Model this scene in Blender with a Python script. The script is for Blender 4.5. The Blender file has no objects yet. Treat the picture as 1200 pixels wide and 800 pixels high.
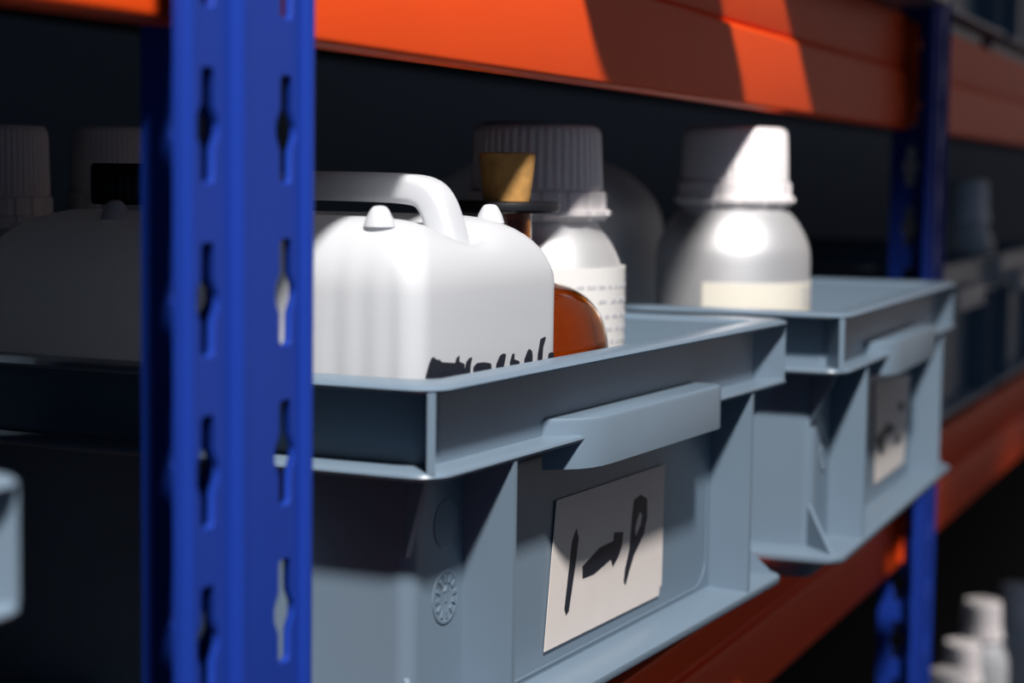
import bpy, bmesh, math, random
from mathutils import Vector, Matrix
random.seed(7)
PI = math.pi
scene = bpy.context.scene
COL = scene.collection

# ------------------------------------------------------------------ materials
def mat(name, color, rough=.5, metal=0., spec=.5, noise=0., nscale=40., bump=0., bscale=300., sss=0., trans=0., ior=1.45, coat=0.):
    m = bpy.data.materials.new(name); m.use_nodes = True
    nt = m.node_tree; b = nt.nodes['Principled BSDF']
    b.inputs['Base Color'].default_value = (*color, 1)
    b.inputs['Roughness'].default_value = rough
    b.inputs['Metallic'].default_value = metal
    b.inputs['Specular IOR Level'].default_value = spec
    b.inputs['IOR'].default_value = ior
    b.inputs['Transmission Weight'].default_value = trans
    b.inputs['Coat Weight'].default_value = coat
    if sss:
        b.inputs['Subsurface Weight'].default_value = sss
        b.inputs['Subsurface Radius'].default_value = (.030, .028, .027)
        b.inputs['Subsurface Scale'].default_value = 1.0
    tc = nt.nodes.new('ShaderNodeTexCoord')
    if noise:
        n = nt.nodes.new('ShaderNodeTexNoise'); n.inputs['Scale'].default_value = nscale; n.inputs['Detail'].default_value = 5
        nt.links.new(tc.outputs['Object'], n.inputs['Vector'])
        mx = nt.nodes.new('ShaderNodeMix'); mx.data_type = 'RGBA'
        mx.inputs['A'].default_value = (*[c*(1-noise) for c in color], 1)
        mx.inputs['B'].default_value = (*[min(1, c*(1+noise)) for c in color], 1)
        nt.links.new(n.outputs['Fac'], mx.inputs['Factor'])
        nt.links.new(mx.outputs['Result'], b.inputs['Base Color'])
    if bump:
        n = nt.nodes.new('ShaderNodeTexNoise'); n.inputs['Scale'].default_value = bscale; n.inputs['Detail'].default_value = 3
        nt.links.new(tc.outputs['Object'], n.inputs['Vector'])
        bp = nt.nodes.new('ShaderNodeBump'); bp.inputs['Strength'].default_value = bump; bp.inputs['Distance'].default_value = .0004
        nt.links.new(n.outputs['Fac'], bp.inputs['Height']); nt.links.new(bp.outputs['Normal'], b.inputs['Normal'])
    return m

M = {}
M['crate'] = mat('grey_blue_plastic', (.148, .205, .265), .33, noise=.05, nscale=25, bump=.06, bscale=500)
M['blue'] = mat('blue_powder_coat', (.010, .037, .275), .36, spec=.22, noise=.05, nscale=30, bump=.15, bscale=350)
M['orange'] = mat('orange_powder_coat', (.86, .080, .010), .45, spec=.14, noise=.05, nscale=20, bump=.15, bscale=250)
M['deck'] = mat('dark_board', (.05, .045, .04), .8, noise=.2, nscale=15)
M['wall'] = mat('dark_wall_paint', (.035, .058, .088), .9, noise=.1, nscale=4)
M['floor'] = mat('concrete', (.10, .10, .105), .85, noise=.2, nscale=6)
M['hdpe'] = mat('natural_white_plastic', (.76, .78, .81), .36, noise=.015, nscale=20)
def translucent(m, color, fac):      # thin plastic wall: part of the light passes into the hollow and glows through
    nt = m.node_tree; b = nt.nodes['Principled BSDF']; out = nt.nodes['Material Output']
    t = nt.nodes.new('ShaderNodeBsdfTranslucent'); t.inputs['Color'].default_value = (*color, 1)
    mx = nt.nodes.new('ShaderNodeMixShader'); mx.inputs['Fac'].default_value = fac
    nt.links.new(b.outputs['BSDF'], mx.inputs[1]); nt.links.new(t.outputs['BSDF'], mx.inputs[2]); nt.links.new(mx.outputs['Shader'], out.inputs['Surface'])
translucent(M['hdpe'], (.86, .88, .91), .36)
M['whitecap'] = mat('white_cap_plastic', (.90, .85, .85), .45, noise=.02, nscale=30)
M['alu'] = mat('satin_aluminium', (.80, .80, .81), .47, metal=.7, noise=.02, nscale=20)
M['paper'] = mat('white_paper', (.70, .64, .60), .85, noise=.05, nscale=60, bump=.1, bscale=200)
M['label'] = mat('label_paper', (.74, .73, .71), .7, noise=.02, nscale=60)
M['cream'] = mat('cream_label_paper', (.78, .74, .64), .7, noise=.02, nscale=60)
M['ink'] = mat('black_marker', (.010, .012, .022), .55, noise=.3, nscale=80)
M['print'] = mat('grey_print', (.55, .55, .58), .7, noise=.3, nscale=300)
M['cork'] = mat('cork', (.55, .29, .085), .85, noise=.45, nscale=160, bump=.8, bscale=220)
M['black'] = mat('black_plastic', (.008, .009, .012), .4, noise=.1, nscale=50)
M['amber'] = mat('amber_glass', (.48, .155, .014), .05, trans=.97, ior=1.5, noise=.1, nscale=20)

# ------------------------------------------------------------------ helpers
def mesh_obj(name, verts, faces, m, parent=None, smooth=40., weld=0.):
    me = bpy.data.meshes.new(name)
    bm = bmesh.new()
    vs = [bm.verts.new(v) for v in verts]
    for f in faces:
        try: bm.faces.new([vs[i] for i in f])
        except ValueError: pass
    if weld: bmesh.ops.remove_doubles(bm, verts=bm.verts, dist=weld)
    bmesh.ops.recalc_face_normals(bm, faces=bm.faces)
    for f in bm.faces: f.smooth = True
    bm.to_mesh(me); bm.free()
    me.set_sharp_from_angle(angle=math.radians(smooth))
    me.materials.append(m)
    o = bpy.data.objects.new(name, me); COL.objects.link(o)
    if parent: o.parent = parent
    return o

def tag(o, label, cat, group=None, kind=None):
    if label: o['label'] = label
    if cat: o['category'] = cat
    if group: o['group'] = group
    if kind: o['kind'] = kind
    return o

def thing(name, label, cat, loc=(0, 0, 0), rz=0., group=None):
    o = bpy.data.objects.new(name, None); o.empty_display_size = .02
    COL.objects.link(o); o.location = loc; o.rotation_euler = (0, 0, math.radians(rz))
    return tag(o, label, cat, group)

def copy_tree(root, loc, rz, label, group=None):
    r = root.copy(); COL.objects.link(r)
    r.location = loc; r.rotation_euler = (0, 0, math.radians(rz)); r['label'] = label
    if group: r['group'] = group
    for ch in list(root.children):
        if ch.get('unique'): continue
        c = ch.copy(); COL.objects.link(c); c.parent = r
        for g in list(ch.children):
            d = g.copy(); COL.objects.link(d); d.parent = c
    return r

class MB:
    """collects vertices and faces of one mesh"""
    def __init__(s): s.v = []; s.f = []
    def add(s, vs, fs):
        k = len(s.v); s.v += [tuple(v) for v in vs]; s.f += [tuple(i+k for i in f) for f in fs]
    def box(s, a, b, bev=0.):
        x0, y0, z0 = a; x1, y1, z1 = b
        if not bev:
            s.add([(x0,y0,z0),(x1,y0,z0),(x1,y1,z0),(x0,y1,z0),(x0,y0,z1),(x1,y0,z1),(x1,y1,z1),(x0,y1,z1)],
                  [(0,3,2,1),(4,5,6,7),(0,1,5,4),(1,2,6,5),(2,3,7,6),(3,0,4,7)]); return
        bm = bmesh.new(); bmesh.ops.create_cube(bm, size=1)
        for v in bm.verts: v.co = ((x0+x1)/2+v.co.x*(x1-x0), (y0+y1)/2+v.co.y*(y1-y0), (z0+z1)/2+v.co.z*(z1-z0))
        bmesh.ops.bevel(bm, geom=list(bm.edges), offset=bev, segments=3, affect='EDGES', profile=.5)
        s.add([v.co[:] for v in bm.verts], [[v.index for v in f.verts] for f in bm.faces]); bm.free()
    def loft(s, loops, cap0=True, cap1=True):
        n = len(loops[0]); vs = [p for l in loops for p in l]; fs = []
        for i in range(len(loops)-1):
            for j in range(n):
                k = (j+1) % n
                fs.append((i*n+j, i*n+k, (i+1)*n+k, (i+1)*n+j))
        if cap0: fs.append(tuple(range(n))[::-1])
        if cap1: fs.append(tuple((len(loops)-1)*n+j for j in range(n)))
        s.add(vs, fs)
    def lathe(s, prof, n=48, c=(0, 0), rf=None, cap0=True, cap1=True):
        loops = []
        for r, z in prof:
            loops.append([(c[0]+(r*(rf(j/n, r, z) if rf else 1))*math.cos(2*PI*j/n), c[1]+(r*(rf(j/n, r, z) if rf else 1))*math.sin(2*PI*j/n), z) for j in range(n)])
        s.loft(loops, cap0, cap1)
    def prism(s, poly, p0, ax, ay, thick):
        """flat polygon (a,b) in axes ax, ay from p0, thickened by vector thick"""
        p0, ax, ay, thick = map(Vector, (p0, ax, ay, thick)); n = len(poly)
        front = [p0+ax*a+ay*b+thick for a, b in poly]; back = [p0+ax*a+ay*b for a, b in poly]
        s.add([v[:] for v in front+back], [tuple(range(n)), tuple(range(2*n-1, n-1, -1))]+[(i, i+n, (i+1) % n+n, (i+1) % n) for i in range(n)])
    def obj(s, name, m, parent=None, smooth=40., weld=0.): return mesh_obj(name, s.v, s.f, m, parent, smooth, weld)

def rrect(u0, u1, v0, v1, r, z, nc=6, nu=1, nv=1):
    """rounded rectangle loop, counter-clockwise, with subdivided sides"""
    r = max(1e-5, min(r, (u1-u0)/2-1e-6, (v1-v0)/2-1e-6)); out = []
    cs = [(u1-r, v0+r, -PI/2), (u1-r, v1-r, 0), (u0+r, v1-r, PI/2), (u0+r, v0+r, PI)]
    for q, (cx, cy, a0) in enumerate(cs):
        for i in range(nc+1):
            a = a0+PI/2*i/nc; out.append((cx+r*math.cos(a), cy+r*math.sin(a), z))
        nx = cs[(q+1) % 4]; a = a0+PI/2; n = nv if q % 2 == 0 else nu
        p = (cx+r*math.cos(a), cy+r*math.sin(a)); e = (nx[0]+r*math.cos(a), nx[1]+r*math.sin(a))
        for i in range(1, n):
            t = i/n; out.append((p[0]+(e[0]-p[0])*t, p[1]+(e[1]-p[1])*t, z))
    return out

def lathe_interp(pts, n=6):
    """Catmull-Rom smoothing of an (r,z) profile"""
    P = [pts[0]]+list(pts)+[pts[-1]]; out = []
    for i in range(1, len(P)-2):
        a, b, c, d = P[i-1], P[i], P[i+1], P[i+2]
        for k in range(n):
            t = k/n
            out.append(tuple(.5*((2*b[q])+(c[q]-a[q])*t+(2*a[q]-5*b[q]+4*c[q]-d[q])*t*t+(3*b[q]-a[q]-3*c[q]+d[q])*t**3) for q in (0, 1)))
    out.append(pts[-1]); return out

# ------------------------------------------------------------------ setting
def slab(name, a, b, m):
    k = MB(); k.box(a, b); o = k.obj(name, m); tag(o, None, None, kind='structure'); return o
FLOOR_Z = -1.05
tag(slab('floor', (-3, -3, FLOOR_Z-.1), (30, 1.05, FLOOR_Z), M['floor']), 'grey concrete warehouse floor under the shelving', 'floor')
tag(slab('wall_back', (-3, 1.05, FLOOR_Z-.1), (30, 1.15, 1.6), M['wall']), 'dark wall behind the shelving', 'wall')

# ------------------------------------------------------------------ rack posts
Z0 = .2444           # top of a slot in the left column
PITCH, SLOT = .05, .0326
POST_B, POST_T = FLOOR_Z, .75
def slot_poly(cx, zt, mirror=1):
    zc = zt-SLOT/2; h = SLOT/2; w, W = .0034, .0062
    r = [(w*.75, h), (w, h-.0012), (w, .0062), (W, .0018), (W, -.0022), (w*1.05, -.0066), (w, -h+.0012), (w*.7, -h)]
    return [(cx+x, zc+z) for x, z in r]+[(cx-x, zc+z) for x, z in r[::-1]]
def plate_mesh(name, x0, x1, cols, thick, m, parent, wmat):
    """flat plate with punched slots: 2-D filled curve, extruded, turned into a mesh"""
    cu = bpy.data.curves.new(name, 'CURVE'); cu.dimensions = '2D'; cu.fill_mode = 'BOTH'; cu.extrude = thick/2
    cu.bevel_depth = .00035; cu.bevel_resolution = 1; cu.offset = -.00035
    def poly(pts):
        sp = cu.splines.new('POLY'); sp.points.add(len(pts)-1); sp.use_cyclic_u = True
        for p, q in zip(sp.points, pts): p.co = (q[0], q[1], 0, 1)
    poly([(x0, POST_B), (x1, POST_B), (x1, POST_T), (x0, POST_T)])
    for cx in cols:
        for k in range(-10, 26):
            zt = Z0-PITCH*k
            if zt-SLOT > POST_B+.02 and zt < POST_T-.02: poly(slot_poly(cx, zt))
    t = bpy.data.objects.new(name, cu); COL.objects.link(t)
    me = bpy.data.meshes.new_from_object(t.evaluated_get(bpy.context.evaluated_depsgraph_get()))
    bpy.data.objects.remove(t); bpy.data.curves.remove(cu)
    me.transform(wmat); me.materials.clear(); me.materials.append(m); me.name = name
    o = bpy.data.objects.new(name, me); COL.objects.link(o); o.parent = parent
    return o
XZ = Matrix(((1,0,0,0),(0,0,1,0),(0,1,0,0),(0,0,0,1)))      # curve (x,y) -> (x, z)
YZ = Matrix(((0,0,1,0),(1,0,0,0),(0,1,0,0),(0,0,0,1)))      # curve (x,y) -> (y, z)
PW = .0746; C1, C2 = .0143, .0596                            # plate width and slot columns measured from the left edge
def make_post(label, loc):
    t = thing('rack_post', label, 'rack post', loc, 0, 'blue uprights of the shelving')
    plate_mesh('front_plate', .002, PW-.002, (C1, C2), .002, M['blue'], t, Matrix.Translation((0, .001, 0)) @ XZ)
    plate_mesh('web', .0022, .037, (.0205,), .002, M['blue'], t, Matrix.Translation((.0375, 0, 0)) @ YZ)
    for name, cx, r in (('rolled_edge', .0030, .0033), ('centre_bead', .0300, .0040), ('rolled_edge', PW-.0030, .0033)):
        k = MB()
        prof = [(r*math.cos(a), r*.95*math.sin(a)) for a in [PI+PI*i/10 for i in range(11)]]
        prof = prof+[(r, .0021), (-r, .0021)]
        k.loft([[(cx+x, y, z) for x, y in prof] for z in (POST_B, POST_T)])
        k.obj(name, M['blue'], t, smooth=50)
    k = MB(); k.box((-.012, -.02, FLOOR_Z), (PW+.012, .055, FLOOR_Z+.004), .001); k.obj('foot_plate', M['blue'], t)
    return t
post = make_post('nearest blue slotted metal upright in sharp view, left of the white jerrycan', (.0789, 0, 0))
FARX = 1.19
copy_tree(post, (FARX, 0, 0), 0, 'dark blue slotted upright standing beyond the second grey crate', 'blue uprights of the shelving')

# ------------------------------------------------------------------ beams and decks
BY, BH = .020, .0945
LB, UB, BB = -.1102, .2578, -.62      # bottoms of lower, upper and bottom beams
def make_beam(label, x0, x1, zb):
    t = thing('shelf_beam', label, 'shelf beam', ((x0+x1)/2, BY, zb), 0, 'orange beams of the shelving')
    L = (x1-x0)/2; H = BH; rid = .047
    prof = []                                                  # (y, z), y = 0 is the front face
    for a in range(5): q = PI/2*a/4; prof.append((.0035-.0035*math.sin(q), .0035-.0035*math.cos(q)))
    prof += [(0, rid-.0030)]
    for a in range(1, 5): q = PI/2*a/4; prof.append((.0026-.0026*math.cos(q), rid-.003+.0026*math.sin(q)))
    prof += [(.0042, rid+.0002), (.0046, rid+.0012), (.0036, rid+.0022), (.0030, rid+.0034), (.0030, H-.004)]
    for a in range(1, 5): q = PI/2*a/4; prof.append((.0070-.004*math.cos(q), H-.004+.004*math.sin(q)))
    prof += [(.034, H), (.034, H-.003), (.010, H-.003), (.0060, H-.006), (.0060, .0075), (.0095, .0060), (.0095, .0018), (.0085, .0)]
    k = MB(); k.loft([[(x, y, z) for y, z in prof] for x in (-L, L)])
    k.obj('beam_profile', M['orange'], t, smooth=30)
    for s in (-1, 1):                                          # end bracket with hooks
        k = MB(); k.box((s*L-.0012, -.004, .006), (s*L+.0012, .0338, H-.006), .0004)
        k.obj('end_bracket', M['orange'], t)
    return t
W0 = .0789+.0375                                               # web of the near post
W1 = FARX+.0375
g = .004
beams = [('upper orange beam in the bay before the near blue upright', -1.0, W0-g, UB),
         ('upper orange beam spanning over the white jerrycan and bottles', W0+g, W1-g, UB),
         ('upper orange beam in the bay beyond the far blue upright', W1+g, 8, UB),
         ('lower orange beam running under the two grey crates', W0+g, W1-g, LB),
         ('lower orange beam in the bay beyond the far blue upright', W1+g, 8, LB)]
for l, a, b, z in beams: make_beam(l, a, b, z)
DECKT = .018
def make_deck(label, x0, x1, z, lip=None):
    k = MB(); k.box((x0, BY+.0385, z-DECKT), (x1, .66, z), .0008)
    if lip: k.box((lip[0], -.013, z-.0030), (lip[1], .012, z), .0006); k.box((lip[0], .011, z-.0028), (lip[1], BY+.040, z-.0002))      # added overhanging strip that keeps the key light off the lower beam
    o = k.obj('shelf_board', M['deck'])
    if lip:                                                   # the added shading strip takes the beam colour to blend in
        o.data.materials.append(M['orange'])
        for p in o.data.polygons:
            if p.center.y < .03 and max(o.data.vertices[i].co.y for i in p.vertices) < .062: p.material_index = 1
    tag(o, label, 'shelf board', 'boards of the shelving'); return o
LT, UT, BT = -.0126, UB+BH, BB+BH
make_deck('dark shelf board carrying the two grey crates, with added orange lip shading the beam', W0+.006, W1-.006, LT, (.160, 1.188))
make_deck('dark shelf board carrying the crate left of the near blue upright', -1.0, W0-.006, LT)
make_deck('dark shelf board carrying the blurred crates beyond the far upright', W1+.006, 8, LT)
make_deck('dark shelf board above the jerrycan and bottles', W0+.006, W1-.006, UT)
make_deck('dark shelf board at top left behind the beam, before the near upright', -1.0, W0-.006, UT)
make_deck('dark shelf board at the top beyond the far upright', W1+.006, 8, UT)
make_deck('bottom shelf board carrying the blurred white bottles', W1+.006, 8, BT)

# ------------------------------------------------------------------ crates
CD = .60; CH = .1416
def make_crate(W, D, label, loc, rz, group, panel=True):
    t = thing('storage_crate', label, 'crate', loc, rz, group)
    su, sv = .020, .0130          # recess of the rim wall, sides / front
    wl = .0222                    # recess of the lower wall
    rows = [  # inset u, inset v, z, corner radius
        (.027, .027, .0040, .008), (.0250, .0250, .006, .010), (.0240, .0240, .106, .010), (.0225, .0160, .112, .010), (.0225, .0153, .1395, .010),
        (.0205, .0135, .1414, .011), (.0180, .0100, .1416, .012), (.0030, .0030, .1416, .012), (.0008, .0008, .1408, .012), (0, 0, .1398, .012), (.0006, .0006, .1388, .012), (.0014, .0014, .1385, .012),
        (su, sv, .1383, .008), (su, sv, .1104, .008), (.0014, .0014, .1104, .012), (.0004, .0004, .1098, .012), (0, 0, .1088, .012), (.0005, .0005, .1078, .012), (.0012, .0012, .1074, .012),
        (wl, wl, .1072, .007), (wl+.0006, wl, .0062, .007), (.0014, .0014, .0052, .014), (.0003, .0003, .0044, .014), (0, 0, .003, .014), (.0004, .0004, .0012, .014), (.0016, .0016, .0, .014),
        (.021, .021, .0, .010), (.023, .023, -.0126, .010)]
    k = MB()
    loops = [rrect(a, W-a, b, D-b, r, z, 7) for a, b, z, r in rows]
    k.loft(loops); k.obj('body', M['crate'], t, smooth=32)
    zt = .1074; th = .0026
    def rib(pts, d):               # pts: polygon (3-D), thickened by vector d
        k = MB(); n = len(pts); d = Vector(d)/2
        P = [Vector(p) for p in pts]
        k.add([(p-d)[:] for p in P]+[(p+d)[:] for p in P], [tuple(range(n))[::-1], tuple(range(n, 2*n))]+[(i, (i+1) % n, (i+1) % n+n, i+n) for i in range(n)])
        k.obj('rib', M['crate'], t)
    e = .0008
    for fv, s in ((0, 1), (D, -1)):
        for u in (.0657, W-.0600):
            rib([(u, fv+s*e, zt+.001), (u, fv+s*.0245, zt+.001), (u, fv+s*.0245, .003), (u, fv+s*e, .003)], (th, 0, 0))
    for fu, s in ((0, 1), (W, -1)):
        for v in (.075, D/2, D-.075):
            rib([(fu+s*e, v, zt+.001), (fu+s*.0245, v, zt+.001), (fu+s*.0245, v, .003), (fu+s*e, v, .003)], (0, th, 0))
    for cu, su_ in ((0, 1), (W, -1)):
        for cv, sv_ in ((0, 1), (D, -1)):
            a = (cu+su_*.0038, cv+sv_*.0038); b = (cu+su_*.0235, cv+sv_*.0155)
            d = Vector((b[1]-a[1], -(b[0]-a[0]), 0)).normalized()*.0030
            rib([(*a, .139), (*b, .139), (*b, .110), (*a, .110)], d)                    # between the two flanges
            b = (cu+su_*.0260, cv+sv_*.0260); d = Vector((b[1]-a[1], -(b[0]-a[0]), 0)).normalized()*.0020
            a2 = (cu+su_*.006, cv+sv_*.006)
            rib([(*a2, .1080), (*b, .1080), (*b, .072)], d)                             # gusset under the flange
            rib([(*a2, .0045), (*b, .032), (*b, .0035)], d)                             # gusset on the base flange
    # handles: hollow lip in the middle of the short sides
    for fv, s in ((0, 1), (D, -1)):
        k = MB(); u0, u1 = W/2-.079, W/2+.086
        def hl(z, o):
            out = []
            pts = [(u0-.006+o, .0130), (u0-.001+o, .0070), (u0+.0045+o, .0015), (u0+.0105+o, -.0018+o*.5), (u0+.018+o, -.0034+o), (u0+.028+o, -.0040+o), (W/2, -.0040+o), (u1-.010-o, -.0040+o), (u1-.0045-o, -.0030+o*.5), (u1-.001-o, .0004), (u1-o, .006), (u1-o, .0130)]
            return [(a, fv+s*b, z) for a, b in pts]
        c0, c1 = W/2, .006
        def inner(z): return [(c0+(a-c0)*.965, fv+s*(.0125+(s*(b-fv)-.0125)*.80), z) for a, b, _ in hl(z, 0)]
        k.loft([inner(.1135), inner(.0970), hl(.0965, 0), hl(.1152, 0), hl(.1166, .0005), hl(.1172, .0016)])
        k.obj('handle', M['crate'], t, smooth=35)
    if panel:                       # thin raised outline of the label field on the front
        k = MB(); A = rrect(.072, W-.066, .0085, .0985, .016, 0, 6)
        n = len(A); q = .0009
        loops = []
        for du, dz in ((q, wl+.0003), (q*.6, wl-.0003), (-q*.6, wl-.0003), (-q, wl+.0003)):
            B = rrect(.072-du, W-.066+du, .0085-du, .0985+du, .016+du, 0, 6)
            loops.append([(p[0], dz, p[1]) for p in B])
        k.loft(loops, False, False); k.obj('label_field_outline', M['crate'], t)
    # round moulding stamps on the wall beside the front rib
    for zc, r, marks in ((.0560, .0105, True), (.0840, .0095, False)):
        k = MB(); uc = .0500
        ring = [(r, wl+.0002), (r, wl-.0004), (r-.0006, wl-.0006), (r-.0013, wl-.0004), (r-.0016, wl-.0003), (.0002, wl-.0003)]
        N = 32
        k.loft([[(uc+q*math.cos(2*PI*j/N), y, zc+q*math.sin(2*PI*j/N)) for j in range(N)] for q, y in ring], False, True)
        if marks:
            for j in range(12):
                a = 2*PI*j/12+.1; c, s_ = math.cos(a), math.sin(a)
                for q0, q1, w in ((r*.52, r*.80, .0007),):
                    P = [(q0, -w), (q1, -w), (q1, w), (q0, w)]
                    k.prism([(uc+x*c-y*s_, zc+x*s_+y*c) for x, y in P], (0, wl-.0003, 0), (1, 0, 0), (0, 0, 1), (0, -.0004, 0))
            k.prism([(uc-.0006, zc-.002), (uc+.0006, zc-.002), (uc+.0006, zc+.0022), (uc+.0018, zc+.0022), (uc, zc+.0044), (uc-.0018, zc+.0022), (uc-.0006, zc+.0022)], (0, wl-.0003, 0), (1, 0, 0), (0, 0, 1), (0, -.0004, 0))
        k.obj('moulding_stamp', M['crate'], t)
    return t

G1 = 'grey crates on the lower shelf'
crate = make_crate(.40, CD, 'grey crate holding the white jerrycan, its label reading 1 arrow P', (.2196, -.0143, 0), -3.43, G1)
crate2 = copy_tree(crate, (.6681, -.0565, 0), 1.12, 'grey crate holding the silver bottle lit at its cap, second along the shelf', G1)
copy_tree(crate, (-.400, -.010, 0), 0, 'grey crate at the left edge, showing only one corner', G1)
copy_tree(crate, (1.277, .011, 0), 0, 'blurred grey crate just beyond the far blue upright', G1)
copy_tree(crate, (1.702, .013, 0), 0, 'blurred grey crate at the right edge, last along the lower shelf', G1)
# upper shelf
UZ = UT+.0126
small = make_crate(.232, .40, 'narrow grey bin on the upper shelf above the jerrycan', (.3945, -.040, UZ), 0, 'crates on the upper shelf', panel=False)
copy_tree(crate, (.775, -.045, UZ), 0, 'grey crate on the upper shelf above the second crate', 'crates on the upper shelf')
copy_tree(crate, (1.275, .012, UZ), 0, 'dark crate on the upper shelf just beyond the far blue upright', 'crates on the upper shelf')
copy_tree(crate, (1.700, .014, UZ), 0, 'dark crate at the top right corner on the upper shelf', 'crates on the upper shelf')

# paper labels with marker writing, stuck on the crate fronts
def paper_label(parent, outline, strokes, holes=()):
    k = MB(); v = .0214
    k.prism(outline, (0, v+.0001, 0), (1, 0, 0), (0, 0, 1), (0, -.0003, 0))
    p = k.obj('paper_label', M['paper'], parent); p['label'] = 'white paper label with black marker writing'
    k = MB()
    for s in strokes: k.prism(s, (0, v-.0002, 0), (1, 0, 0), (0, 0, 1), (0, -.00012, 0))
    w = k.obj('marker_writing', M['ink'], p); w['label'] = 'black marker writing'
    if holes:
        k = MB()
        for s in holes: k.prism(s, (0, v-.0002, 0), (1, 0, 0), (0, 0, 1), (0, -.00020, 0))
    return p
S1 = [[(.1686,.0634),(.1712,.0586),(.1677,.0457),(.1619,.0282),(.159,.0269),(.1573,.03),(.1595,.0388),(.1642,.0581)],
      [(.1758,.0453),(.1945,.0505),(.2101,.051),(.2108,.0548),(.2215,.0533),(.22,.0471),(.2162,.0428),(.2097,.0391),(.2073,.043),(.1886,.0396),(.1761,.0398)],
      # letter P: stem and the bowl as a closed ring
      [(.2290,.0438),(.2358,.0526),(.2362,.0487),(.2345,.0401),(.2295,.0338),(.225,.0278),(.2229,.03),(.2242,.0356)],
      [(.2290,.0438),(.2317,.0596),(.2337,.0665),(.2377,.0564),(.2358,.0526)],
      [(.2337,.0665),(.2418,.0677),(.2415,.0599),(.2377,.0564)],
      [(.2418,.0677),(.2498,.0646),(.2502,.0558),(.2439,.0577),(.2415,.0599)],
      [(.2439,.0577),(.2502,.0558),(.2463,.0482),(.2345,.0401),(.2362,.0487),(.2425,.0534)]]
paper_label(crate, [(.1478,.0786),(.2719,.0782),(.2707,.0193),(.2685,.0190),(.2671,.015),(.1377,.0155)], S1)
S2 = [[(.2818,.061),(.2956,.0621),(.3068,.0584),(.3041,.0535),(.2862,.0554)],
      [(.2027,.0464),(.2463,.0523),(.2739,.0466),(.2711,.0432),(.2346,.0438),(.2132,.0391)],
      [(.21,.0395),(.2346,.0438),(.2331,.0328),(.2236,.0328)],
      [(.2689,.0358),(.2924,.0394),(.3002,.0346),(.2833,.0315)]]
paper_label(crate2, [(.1968,.0842),(.3277,.0778),(.3115,.0162),(.2053,.0158)], S2)

# ------------------------------------------------------------------ jerrycans
def smooth(a, b, x): t = max(0., min(1., (x-a)/(b-a))); return t*t*(3-2*t)
def make_jerry(label, loc, rz, hw=.063, D=.212, H=.195, R=.029, group='white jerrycans', plain=False):
    t = thing('jerrycan', label, 'jerrycan', loc, rz, group)
    rc = .009; loops = []
    NU, NV, NC = 40, 90, 6
    def loop(ins, z): return rrect(-hw+ins, hw-ins, ins, D-ins, rc+ins*.55, z, NC, NU, NV)
    for a in range(0, 5): q = PI/2*a/4; loops.append(loop(.008*(1-math.sin(q)), .008*(1-math.cos(q))))
    for i in range(1, 16): loops.append(loop(0, .008+(H-R-.008)*i/15))
    for a in range(1, 13): q = PI/2*a/12; loops.append(loop(R*(1-math.cos(q)), H-R+R*math.sin(q)))
    for i in range(1, 9): loops.append(loop(R+(hw-R-.0004)*i/8, H))
    k = MB(); k.loft(loops)
    V = []
    for s, y, z in k.v:
        # lengthwise valley in the top for the handle
        w = smooth(H-.031, H-.005, z)
        dz = 0 if plain else -.0128*math.exp(-(abs(s)/.017)**1.8)*w*(1-.6*smooth(.13, .16, y))*smooth(.003, .020, y)
        # flutes on the side walls near the front corner
        ds = 0.
        if abs(s) > hw-.012 and .006 < y < .042:
            f = .5-.5*math.cos(2*PI*(y-.006)/.0120)
            ds = -math.copysign(.0006*f*(1-smooth(H-.045, H-.004, z)*.6)*smooth(hw-.012, hw-.002, abs(s)), s)
        # flat waist: walls bow out very slightly
        dy = 0.
        V.append((s+ds, y+dy, z+dz))
    k.v = V
    k.obj('body', M['hdpe'], t, smooth=60, weld=.00005)
    for s in (() if plain else (-1, 1)):
        for y in (.026, D-.062):
            k = MB(); k.lathe([(.0062, H-.004), (.0052, H-.0008), (.0042, H+.0012), (.0034, H+.0026), (.0026, H+.0034), (.0016, H+.0038), (.0004, H+.0039)], 20, (s*(hw-.0165), y)); k.obj('stacking_knob', M['hdpe'], t)
    # carrying handle: strap along the top
    path = [(.0195, H-.018), (.0205, H-.0115), (.0232, H-.003), (.0262, H+.0038), (.0305, H+.0082), (.0385, H+.0100), (.055, H+.0106), (.090, H+.0108), (.112, H+.0100), (.122, H+.0070), (.130, H-.001), (.135, H-.012)]
    path = lathe_interp(path, 4)
    loops = []
    for i, (y, z) in enumerate(path):
        a = path[max(0, i-1)]; b = path[min(len(path)-1, i+1)]
        tx, tz = b[0]-a[0], b[1]-a[1]; L = math.hypot(tx, tz); nx, nz = -tz/L, tx/L
        hh = .0060+.0015*smooth(.04, .014, y) if False else .0060; ww = .0085
        sec = []
        for c in range(4):
            for q in range(5):
                an = PI/2*c+PI/2*q/4; rr = .0034
                ccx = (ww-rr)*(1 if c in (0, 3) else -1); ccz = (hh-rr)*(1 if c in (0, 1) else -1)
                sec.append((ccx+rr*math.cos(an), ccz+rr*math.sin(an)))
        loops.append([(sx, y+nx*sz, z+nz*sz) for sx, sz in sec])
    k = MB(); k.loft(loops)
    if not plain: k.obj('handle', M['hdpe'], t, smooth=50)
    yc = D-.040
    k = MB(); k.lathe([(.017, H-.006), (.017, H+.003)], 32, (0, yc)); k.obj('neck', M['hdpe'], t)
    k = MB(); rf = lambda f, r, z: 1+.02*math.cos(2*PI*f*36)
    k.lathe([(.0205, H+.0015), (.0210, H+.0025), (.0210, H+.0175), (.0200, H+.0190), (.0004, H+.0190)], 144, (0, yc), rf)
    c = k.obj('screw_cap', M['black'], t, smooth=50); c['label'] = 'black screw cap'
    return t
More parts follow.
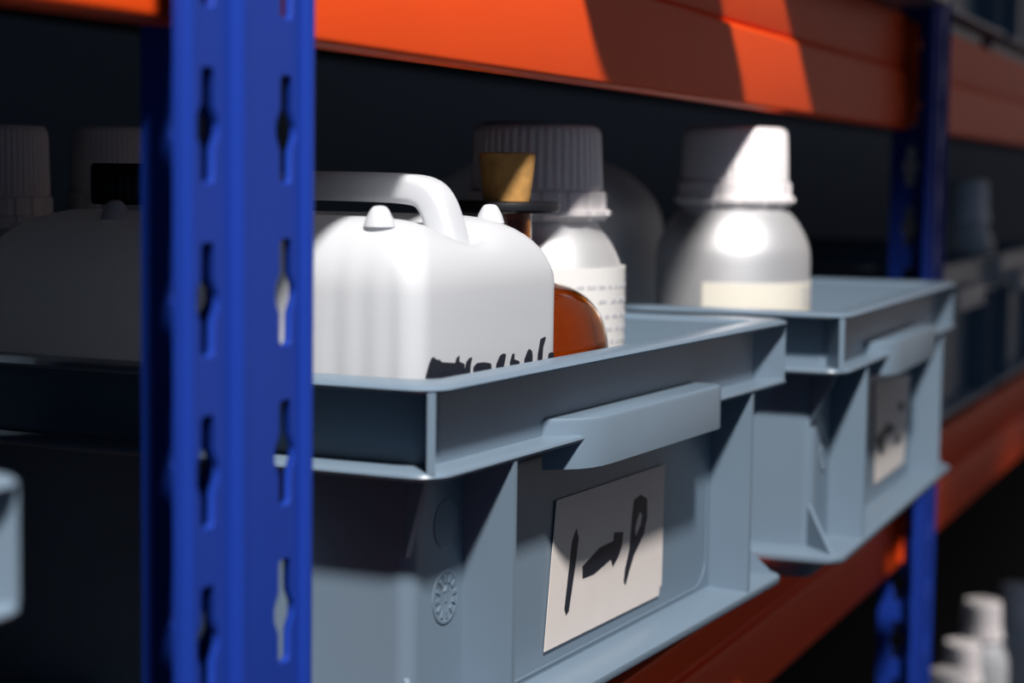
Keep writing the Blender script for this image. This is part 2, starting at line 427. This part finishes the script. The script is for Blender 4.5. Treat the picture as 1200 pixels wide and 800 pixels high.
J1 = (.2196, -.0143); ra = math.radians(-3.43)
def in1(u, v, z): return (.2196+u*math.cos(ra)-v*math.sin(ra), -.0143+u*math.sin(ra)+v*math.cos(ra), z)
ra2 = math.radians(1.12)
def in2(u, v, z): return (.6681+u*math.cos(ra2)-v*math.sin(ra2), -.0565+u*math.sin(ra2)+v*math.cos(ra2), z)
jerry = make_jerry('translucent white jerrycan with black marker scrawl, standing in the nearest crate', in1(.096, .0258, .0042), -3.43)
WR = [[(-.0559,.1395),(-.0562,.1402),(-.054,.1449),(-.0521,.1469),(-.0504,.1472),(-.0486,.1462),(-.046,.1459),(-.044,.1448),(-.0331,.1436),(-.0321,.1454),(-.0298,.1463),(-.0299,.1439),(-.0255,.1426),(-.0254,.1395),(-.0277,.1392),(-.0423,.1391)],
[(-.0249,.1393),(-.0254,.1401),(-.0238,.1434),(-.0214,.1446),(-.0191,.1447),(-.0203,.1421),(-.0213,.1392)],
[(-.0183,.1393),(-.0179,.1407),(-.0149,.1421),(-.0093,.142),(-.0031,.1411),(-.0024,.1399),(-.0031,.1393),(-.0104,.1393)],
[(.0016,.1391),(.0019,.1401),(.0053,.1436),(.0081,.1441),(.0105,.1437),(.0099,.1417),(.0071,.1391)],
[(.0141,.1392),(.0144,.1403),(.0163,.1433),(.0183,.1433),(.0182,.141),(.0229,.1398),(.0236,.1393)],
[(.0275,.1392),(.0277,.1401),(.0307,.1435),(.0322,.1442),(.0347,.1432),(.0354,.1413),(.0351,.1391)],
[(.04,.1394),(.0406,.1412),(.0429,.1475),(.0472,.1482),(.0481,.1476),(.0455,.1438),(.0444,.1393)],
[(.0492,.1393),(.0513,.1409),(.0545,.1412),(.0564,.1405),(.0562,.1392)]]
k = MB()
for w in WR:
    zm = min(p[1] for p in w)                                   # the letters go on below the crate's rim
    w2 = [(x, z-.0042-(.004 if z < zm+.0006 else 0)) for x, z in w]
    k.prism(w2, (0, .0002, 0), (1, 0, 0), (0, 0, 1), (0, -.0004, 0))
o = k.obj('marker_writing', M['ink'], jerry); o['unique'] = 1; o['label'] = 'black marker writing'
make_jerry('dim white canister with rounded shoulders in the second crate, behind the silver bottle', in2(.103, .160, .0042), 1.12, .076, .12, .226, .050, plain=True)

# ------------------------------------------------------------------ silver bottles with ribbed caps
def make_bottle(label, loc, rz, H=.2407, R=.046, rcap=.0335, lab=(.05, .165), labm='label', arc=(-2.1, 1.1), body='alu', group='screw-cap bottles in the crates', cap='whitecap'):
    """H: top of the cap above the shelf; body, cap with tamper ring and label"""
    t = thing('bottle', label, 'bottle', loc, rz, group)
    zc = H-.0335; zr = H-.0490               # bottom of cap, bottom of ring
    prof = [(.004, .003), (R*.80, .0015), (R*.95, .004), (R, .012)]
    zs = zr-.034                             # start of the shoulder
    prof += [(R, .012+(zs-.012)*i/6) for i in range(1, 7)]
    sh = [(R, zs), (R*.985, zs+.0075), (R*.93, zs+.0155), (R*.84, zs+.0235), (R*.74, zs+.0295), (rcap*.93, zs+.0335)]
    prof += lathe_interp(sh, 5)[1:]+[(rcap*.90, zr+.002), (rcap*.88, zc+.01)]
    k = MB(); k.lathe(prof, 72); k.obj('body', M[body], t, smooth=50)
    nr = 46
    def rf(f, r, z):
        if z > H-.003 or z < zc+.001 or r < rcap*.9: return 1
        c = math.cos(2*PI*f*nr); return 1+.020*max(-.6, min(.6, c*1.5))
    k = MB(); k.lathe([(rcap*.98, zc), (rcap*1.0, zc+.0008), (rcap*1.0, zc+.0012), (rcap*.965, H-.0055), (rcap*.955, H-.0032), (rcap*.925, H-.0012), (rcap*.87, H), (.0004, H)], nr*8, (0, 0), rf)
    c = k.obj('ribbed_cap', M[cap], t, smooth=35)
    def rg(f, r, z):
        if r < rcap*1.02: return 1
        c = math.cos(2*PI*f*16); return 1-.030*(1 if c > .70 else 0)
    k = MB(); k.lathe([(rcap*.96, zr), (rcap*1.06, zr+.0003), (rcap*1.08, zr+.0020), (rcap*1.145, zr+.0032), (rcap*1.145, zr+.0054), (rcap*1.075, zr+.0064), (rcap*1.065, zc-.0010), (rcap*1.03, zc-.0001), (rcap*.96, zc)], 16*10, (0, 0), rg)
    k.obj('tamper_ring', M[cap], t, smooth=35)
    if lab:
        k = MB(); N = 60; a0, a1 = arc; rl = R+.0007
        P = [(a0+(a1-a0)*i/N) for i in range(N+1)]
        vs = []
        for a in P:
            for r, z in ((rl, lab[0]), (rl, lab[1]), (R-.0002, lab[1]), (R-.0002, lab[0])): vs.append((r*math.cos(a), r*math.sin(a), z))
        fs = []
        for i in range(N):
            for q in range(4): fs.append((4*i+q, 4*i+(q+1) % 4, 4*i+4+(q+1) % 4, 4*i+4+q))
        fs += [(0, 1, 2, 3), (4*N, 4*N+3, 4*N+2, 4*N+1)]
        k.add(vs, fs); lb = k.obj('label', M[labm], t, smooth=50)
        return t, lb
    return t, None
def print_marks(lb, R, marks):
    """illegible small print: short grey dashes lying on the label"""
    k = MB(); r = R+.0009
    for a0, a1, z0, z1 in marks:
        n = 4; vs = []
        for i in range(n+1):
            a = a0+(a1-a0)*i/n
            vs += [(r*math.cos(a), r*math.sin(a), z0), (r*math.cos(a), r*math.sin(a), z1), ((r-.0003)*math.cos(a), (r-.0003)*math.sin(a), z1), ((r-.0003)*math.cos(a), (r-.0003)*math.sin(a), z0)]
        fs = []
        for i in range(n):
            for q in range(4): fs.append((4*i+q, 4*i+(q+1) % 4, 4*i+4+(q+1) % 4, 4*i+4+q))
        fs += [(0, 1, 2, 3), (4*n, 4*n+3, 4*n+2, 4*n+1)]
        k.add(vs, fs)
    o = k.obj('printed_text', M['print'], lb); return o
zb = .0044
b1, l1 = make_bottle('silver bottle with ribbed cap and white printed label, behind the cork stopper', (.5490, .0820, zb), 0, .2415-zb, .0460, .0340, (.06, .1650), 'label', (-3.4, .2))
rows = []
for zz, a, b in ((.1555, -2.3, -1.2), (.148, -2.0, -1.0), (.1405, -1.9, -.9), (.134, -1.9, -.9), (.1275, -1.8, -.9)):
    x = a
    while x < b:
        w = random.uniform(.06, .16); rows.append((x, x+w, zz-.0010, zz+.0010)); x += w+random.uniform(.03, .09)
print_marks(l1, .0460, rows)
b2, l2 = make_bottle('silver bottle with half-lit white cap and cream label, at the second crate\'s front', (.7940, .0465, zb), 0, .2474-zb, .0485, .0333, (.05, .1475), 'cream', (-3.24, -.3))
rows = []
for i, zz in enumerate((.1425, .1385, .1345)):
    for j in range(4): a = -1.80+.17*j; rows.append((a, a+.12, zz-.0008, zz+.0008))
print_marks(l2, .0485, rows)
# dim bottles at the back of the nearest crate and in the crate beyond the far upright
make_bottle('dim bottle at the back of the nearest crate, seen left of the near upright', in1(.2250, .315, zb), 0, .2375-zb, .033, .0205, None, body='hdpe', group='screw-cap bottles in the crates')
make_bottle('very dim bottle at the back of the nearest crate, at the left edge of view', in1(.1450, .315, zb), 0, .2360-zb, .033, .0205, None, body='hdpe', group='screw-cap bottles in the crates')
make_bottle('blurred white-capped bottle standing in the last crate at the right edge', (1.830, .074, zb), 0, .2180-zb, .033, .024, None, body='hdpe', group='screw-cap bottles in the crates')

# ------------------------------------------------------------------ amber flask with cork
t = thing('amber_flask', 'round amber glass bottle with cork stopper, squeezed between jerrycan and silver bottle', 'bottle', (.4385, .0525, zb), 0)
R = .0485
out = [(.004, .002), (R*.8, .001), (R*.96, .005), (R, .014), (R, .128)]
sh = [(R, .128), (R*.985, .1365), (R*.93, .1455), (R*.82, .1535), (R*.66, .1590), (.022, .1625), (.0135, .1670), (.0120, .174), (.0118, .197)]
out += lathe_interp(sh, 6)[1:]
inn = [(max(.0004, r-.0022), z+.003 if z < .02 else z-.0012) for r, z in out[::-1]]
inn[0] = (inn[0][0], out[-1][1])
k = MB(); k.lathe(out+inn, 64); o = k.obj('glass_body', M['amber'], t, smooth=50)
k = MB(); k.lathe([(.0122, .1935), (.0235, .1940), (.0248, .1952), (.0250, .1970), (.0246, .1985), (.0230, .1992), (.0095, .1992), (.0095, .1935)], 48, cap0=False, cap1=False)
k.loft([[((r)*math.cos(2*PI*j/48), r*math.sin(2*PI*j/48), z) for j in range(48)] for r, z in ((.0095, .1992), (.0122, .1935))], False, False)
k.obj('black_collar', M['black'], t, smooth=40)
k = MB(); k.lathe([(.0090, .184), (.0105, .1990), (.0110, .2005), (.0131, .2195), (.0129, .2209), (.0120, .2214), (.0004, .2214)], 40, (0, 0), lambda f, r, z: 1+.012*math.sin(2*PI*f*7+z*900)+.008*math.sin(2*PI*f*17-z*1500))
o = k.obj('cork_stopper', M['cork'], t, smooth=50); o['label'] = 'brown cork stopper'

# ------------------------------------------------------------------ blurred white bottles on the bottom shelf
for x, y, h, r, l in ((1.985, .065, .232, .034, 'tall blurred white bottle on the bottom shelf, highest of its cluster'),
                      (1.825, .062, .216, .031, 'blurred white bottle on the bottom shelf, left of the tallest one'),
                      (1.725, .060, .206, .030, 'short blurred white bottle on the bottom shelf, at the lower edge of the picture'),
                      (2.280, .065, .195, .030, 'blurred white bottle on the bottom shelf, at the right edge behind the tallest one')):
    make_bottle(l, (x, y, BT), 0, h, r, r*.70, None, body='hdpe', group='white bottles on the bottom shelf')

# ------------------------------------------------------------------ light
world = bpy.data.worlds.new('World'); scene.world = world; world.use_nodes = True
wn = world.node_tree; bg = wn.nodes['Background']
# dim hall: bluish all round, warmer and brighter towards the lit aisle in front of the shelving
tc = wn.nodes.new('ShaderNodeTexCoord'); dp = wn.nodes.new('ShaderNodeVectorMath'); dp.operation = 'DOT_PRODUCT'
d = Vector((.86, -.50, .02)).normalized(); dp.inputs[1].default_value = d
wn.links.new(tc.outputs['Generated'], dp.inputs[0])
cr = wn.nodes.new('ShaderNodeValToRGB'); wn.links.new(dp.outputs['Value'], cr.inputs['Fac'])
cr.color_ramp.elements[0].position = 0; cr.color_ramp.elements[0].color = (.042, .070, .115, 1)
cr.color_ramp.elements[1].position = 1; cr.color_ramp.elements[1].color = (.29, .255, .245, 1)
e = cr.color_ramp.elements.new(.55); e.color = (.060, .068, .084, 1)
wn.links.new(cr.outputs['Color'], bg.inputs['Color']); bg.inputs['Strength'].default_value = 1.0
sp = bpy.data.lights.new('shelf_spot_lamp', 'SPOT'); sp.energy = 410; sp.shadow_soft_size = .085; sp.color = (1, .96, .93)
sp.spot_size = math.radians(36.5); sp.spot_blend = .25
so = bpy.data.objects.new('shelf_spot_lamp', sp); COL.objects.link(so); so.location = (-.75, -.80, 1.87)
so.rotation_euler = (Vector((.28, .02, .10))-so.location).to_track_quat('-Z', 'Y').to_euler()

s2 = bpy.data.lights.new('bottle_fill_spot', 'SPOT'); s2.energy = 190; s2.shadow_soft_size = .08; s2.color = (1, .94, .90)  # added spot that brightens the bottom-shelf bottles; no lamp is known there
s2.spot_size = math.radians(12.5); s2.spot_blend = .6
so2 = bpy.data.objects.new('bottle_fill_spot', s2); COL.objects.link(so2); so2.location = (1.60, -1.60, 1.20)
so2.rotation_euler = (Vector((1.90, .03, -.44))-so2.location).to_track_quat('-Z', 'Y').to_euler()

# ------------------------------------------------------------------ camera
Rv = Vector((0.38595895, -0.92241664, 0.01353619)); Dv = Vector((-0.07300848, -0.04516884, -0.99630795)); Fv = Vector((0.91962245, 0.38354572, -0.08477756))
cam = bpy.data.cameras.new('Camera'); co = bpy.data.objects.new('Camera', cam); COL.objects.link(co)
co.matrix_world = Matrix(((Rv.x, -Dv.x, -Fv.x, -.38316584), (Rv.y, -Dv.y, -Fv.y, -.29394329), (Rv.z, -Dv.z, -Fv.z, .21438373), (0, 0, 0, 1)))
cam.sensor_width = 36; cam.lens = 36*2256.07/1200; cam.clip_start = .01
cam.dof.use_dof = True; cam.dof.focus_distance = .80; cam.dof.aperture_fstop = 7.5
scene.camera = co
vs = scene.view_settings; vs.view_transform = 'Standard'; vs.look = 'None'; vs.exposure = 0; vs.gamma = 1; vs.use_curve_mapping = False
